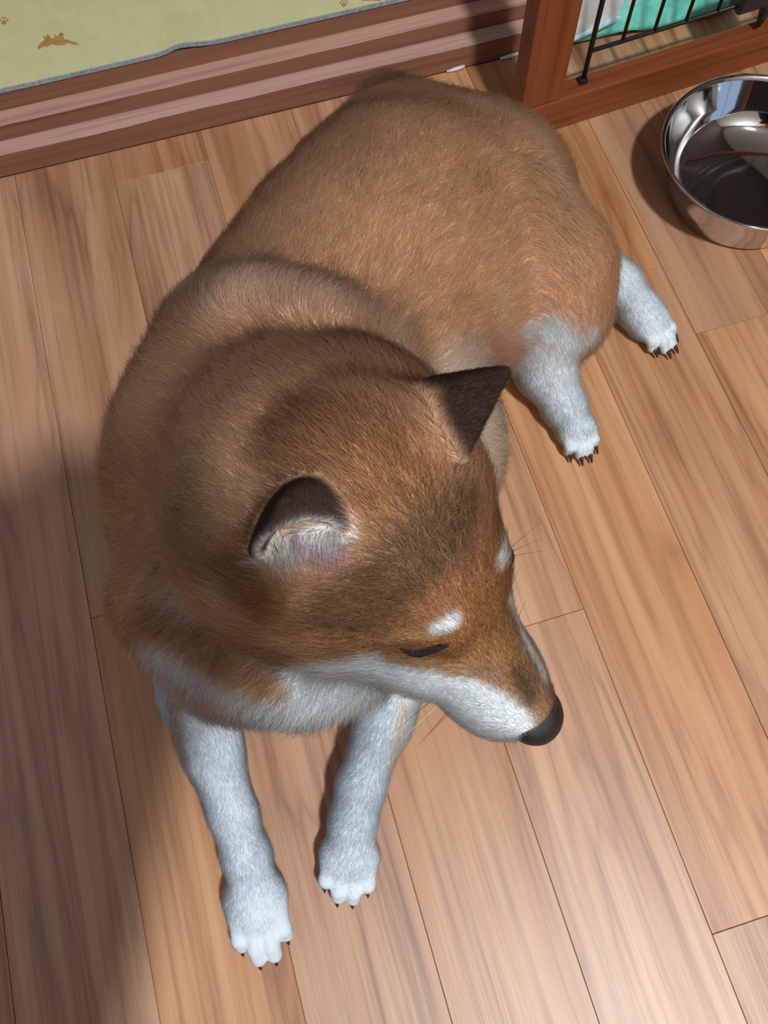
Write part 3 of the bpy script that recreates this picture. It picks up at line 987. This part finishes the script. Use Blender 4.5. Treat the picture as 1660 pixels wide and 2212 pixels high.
for s in (1, -1):
    sb.append(CO(Hd(NF + .0115, s * .0058, -.009), .0026, Hd(NF + .004, s * .0050, -.008), .0020))
    sb.append(CO(Hd(NF + .008, s * .0125, -.0125), .0012, Hd(NF + .011, s * .0062, -.0095), .0018))
sb.append(CO(Hd(NF + .013, 0, -.012), .0008, Hd(NF + .010, 0, -.024), .0009, .001))
sdf_part(pr, sb, .0009, 'nose', nose_m)
eye_m = mat('eye_rim', rgb(34, 28, 30), .85, 0, .2)
eye_line = []
for p in [(866, 1393), (885, 1402), (908, 1404), (930, 1397), (950, 1391), (967, 1387)]:
    h = hit(*p)
    eye_line.append(h)
loc = np.array([((w - SK) @ hf, (w - SK) @ hl, (w - SK) @ hu) for w, nrm in eye_line])
for s in (1, -1):
    P = []
    for f_, l_, u_ in loc:
        w = Hd(f_, l_ * s, u_)
        c, nrm, _, _ = bvh.find_nearest(Vector(w.tolist()))
        P.append(np.array(c) + np.array(nrm) * .0022)
    v, f = tube_geo(to_dog(P), [.0005, .0016, .0021, .0020, .0016, .0007], 8)
    pyd('eye', v, f, eye_m, dog, True)
claw_m = mat('claw_horn', rgb(46, 36, 38), .4)
def claw(e, d, r, s=1.):
    d = np.array(d); d[2] = 0; d /= np.linalg.norm(d)
    P = [e + d * r * .55 + np.array([0, 0, .0015]), e + d * (r * 1.0) + np.array([0, 0, .0004]), e + d * (r + .0022 * s * s) + np.array([0, 0, -.0035])]
    P = [np.array([x[0], x[1], max(x[2], .0018)]) for x in P]
    v, f = tube_geo(to_dog(P), np.array([.0014, .0013, .0005]) * s, 8)
    pyd('claw', v, f, claw_m, dog, True)
for i, (e, d, r) in enumerate(CL):
    claw(e, d, r, 1. if i < 8 else 1.5)
wh = mat('whisker', rgb(70, 60, 56), .5)
wh2 = mat('pale_whisker', rgb(214, 206, 196), .5)
def whisker(pts, m, r=.00022):
    tube('whisker', to_dog(pts), np.linspace(r, r * .3, len(pts)), m, dog, 5)
def arc(a, d, l, sag):
    d = np.array(d) / np.linalg.norm(d)
    return [a + d * l * t + np.array([0, 0, -sag * t * t]) for t in np.linspace(0, 1, 7)]
for s in (1, -1):
    for j, (f_, u_, l) in enumerate([(.105, -.024, .035), (.112, -.03, .03), (.118, -.024, .028), (.098, -.03, .038), (.12, -.032, .022)]):
        w = np.array(bvh.find_nearest(Vector(Hd(f_, s * .04, u_).tolist()))[0])
        whisker(arc(w, hl * s * 1.0 - hf * (.25 - .1 * j) - hu * .1 * j, l, .006), wh2 if j % 2 else wh)
    for j in range(3 if s > 0 else 0):
        w = np.array(bvh.find_nearest(Vector(Hd(.056, s * (.030 + .003 * j), .034).tolist()))[0])
        whisker(arc(w, hl * s * .8 + hf * (.5 - .25 * j) + hu * .3, (.022 if s > 0 else .010) + .003 * j, .004), wh if s > 0 else wh2, .00016)

# ------------------------------------------------------------------ the photographer, crouching behind the camera (casts the shadow at the left)
VOX = .008
PR_DOG, EARS_DOG = PR, EARS
PR, EARS, SUB = [], [], []
def PC(a, ra, b, rb, k=.03, c='cloth'):
    PR.append(dict(t='c', a=np.array(a, float), ra=ra, b=np.array(b, float), rb=rb, k=k, col=c))
def PE(c, r, k=.03, col='cloth'):
    PR.append(dict(t='e', c=np.array(c, float), ax=[np.array([r[0], 0, 0.]), np.array([0, r[1], 0.]), np.array([0, 0, r[2]])], k=k, col=col))
px_ = -.085
PC((px_, -.70, .30), .125, (px_, -.55, .50), .125, .05)
PC((px_, -.55, .50), .125, (px_, -.44, .68), .122, .05)
PC((px_ - .15, -.43, .76), .06, (px_ + .13, -.43, .76), .06, .05)
PC((px_, -.38, .78), .05, (px_ + .02, -.29, .86), .048, .02, 'skin')
PE((px_ + .07, -.25, .925), (.075, .092, .105), .02, 'skin')
PE((px_ + .07, -.275, .952), (.082, .088, .098), .01, 'hair')
PC((px_ + .07, -.172, .925), .009, (px_ + .07, -.150, .89), .014, .012, 'skin')
for s_ in (-1, 1):
    PE((px_ + .07 + s_ * .078, -.255, .915), (.012, .02, .03), .008, 'skin')
    hip = (px_ + s_ * .10, -.68, .26); knee = (px_ + s_ * .15, -.36, .44); ank = (px_ + s_ * .13, -.55, .08)
    PC(hip, .095, knee, .062, .04, 'jeans')
    PC(knee, .06, ank, .042, .03, 'jeans')
    PC((ank[0], -.60, .045), .042, (ank[0] + s_ * .01, -.42, .035), .034, .02, 'jeans')
for sh, el, hd, sg in (((px_ + .15, -.43, .76), (-.13, -.29, .56), (.03, -.05, .650), 1), ((px_ - .17, -.43, .76), (-.30, -.24, .58), (-.075, -.04, .65), -1)):
    PC(sh, .052, el, .042, .03)
    PC(el, .042, hd, .028, .03, 'cloth')
    hd = np.array(hd); h2 = hd + np.array([-sg * .010, .018, .028])
    PC(hd, .026, h2, .026, .015, 'skin')
    for q in range(4):
        a = h2 + np.array([sg * .012, -.020 + .012 * q, .010 + .004 * q])
        b = a + np.array([-sg * .024, .004, .020]); c = b + np.array([-sg * .022, .0, .004])
        PC(a, .0092, b, .0088, .004, 'skin'); PC(b, .0088, c, .008, .003, 'skin')
    PC(h2 + np.array([-sg * .01, -.012, -.002]), .011, h2 + np.array([-sg * .045, -.014, .002]), .009, .006, 'skin')
Dp, lop, _ = build()
Vp, Qp = nets(Dp, lop)
Vp = relax(Vp, Qp, 2)
PCOL = dict(cloth=rgb(54, 58, 70)[:3], jeans=rgb(48, 54, 72)[:3], skin=rgb(214, 168, 140)[:3], hair=rgb(34, 28, 26)[:3])
dist = np.full(len(Vp), 9.); cp = np.zeros((len(Vp), 3))
for p in PR:
    d = ev(p, Vp)
    b = d < dist - (.004 if p['col'] == 'hair' else 0)
    cp[b] = PCOL[p['col']]; dist = np.minimum(dist, d)
person_m = mat('person_surface', (.3, .3, .3, 1), .8)
k = N(person_m)
k.l(k.n('ShaderNodeAttribute', attribute_name='tone').outputs['Color'], k.p.inputs['Base Color'])
per = pyd('person', Vp, Qp, person_m, None, True)
at = per.data.color_attributes.new('tone', 'FLOAT_COLOR', 'POINT')
at.data.foreach_set('color', np.c_[cp, np.ones(len(Vp))].astype(np.float32).ravel())
tag(per, 'person in dark clothes crouching before the dog and holding a phone', 'person')
# phone: its lens sits just above the camera point
ph = box('phone', (-.037, -.125, .012), (.037, .028, .020), mat('phone_black', rgb(24, 24, 28), .25), None, .003)
ph.matrix_world = Matrix.Translation((0, 0, H)) @ Matrix(R.tolist()).to_4x4()
tag(ph, 'thin black phone held level in both hands', 'phone')
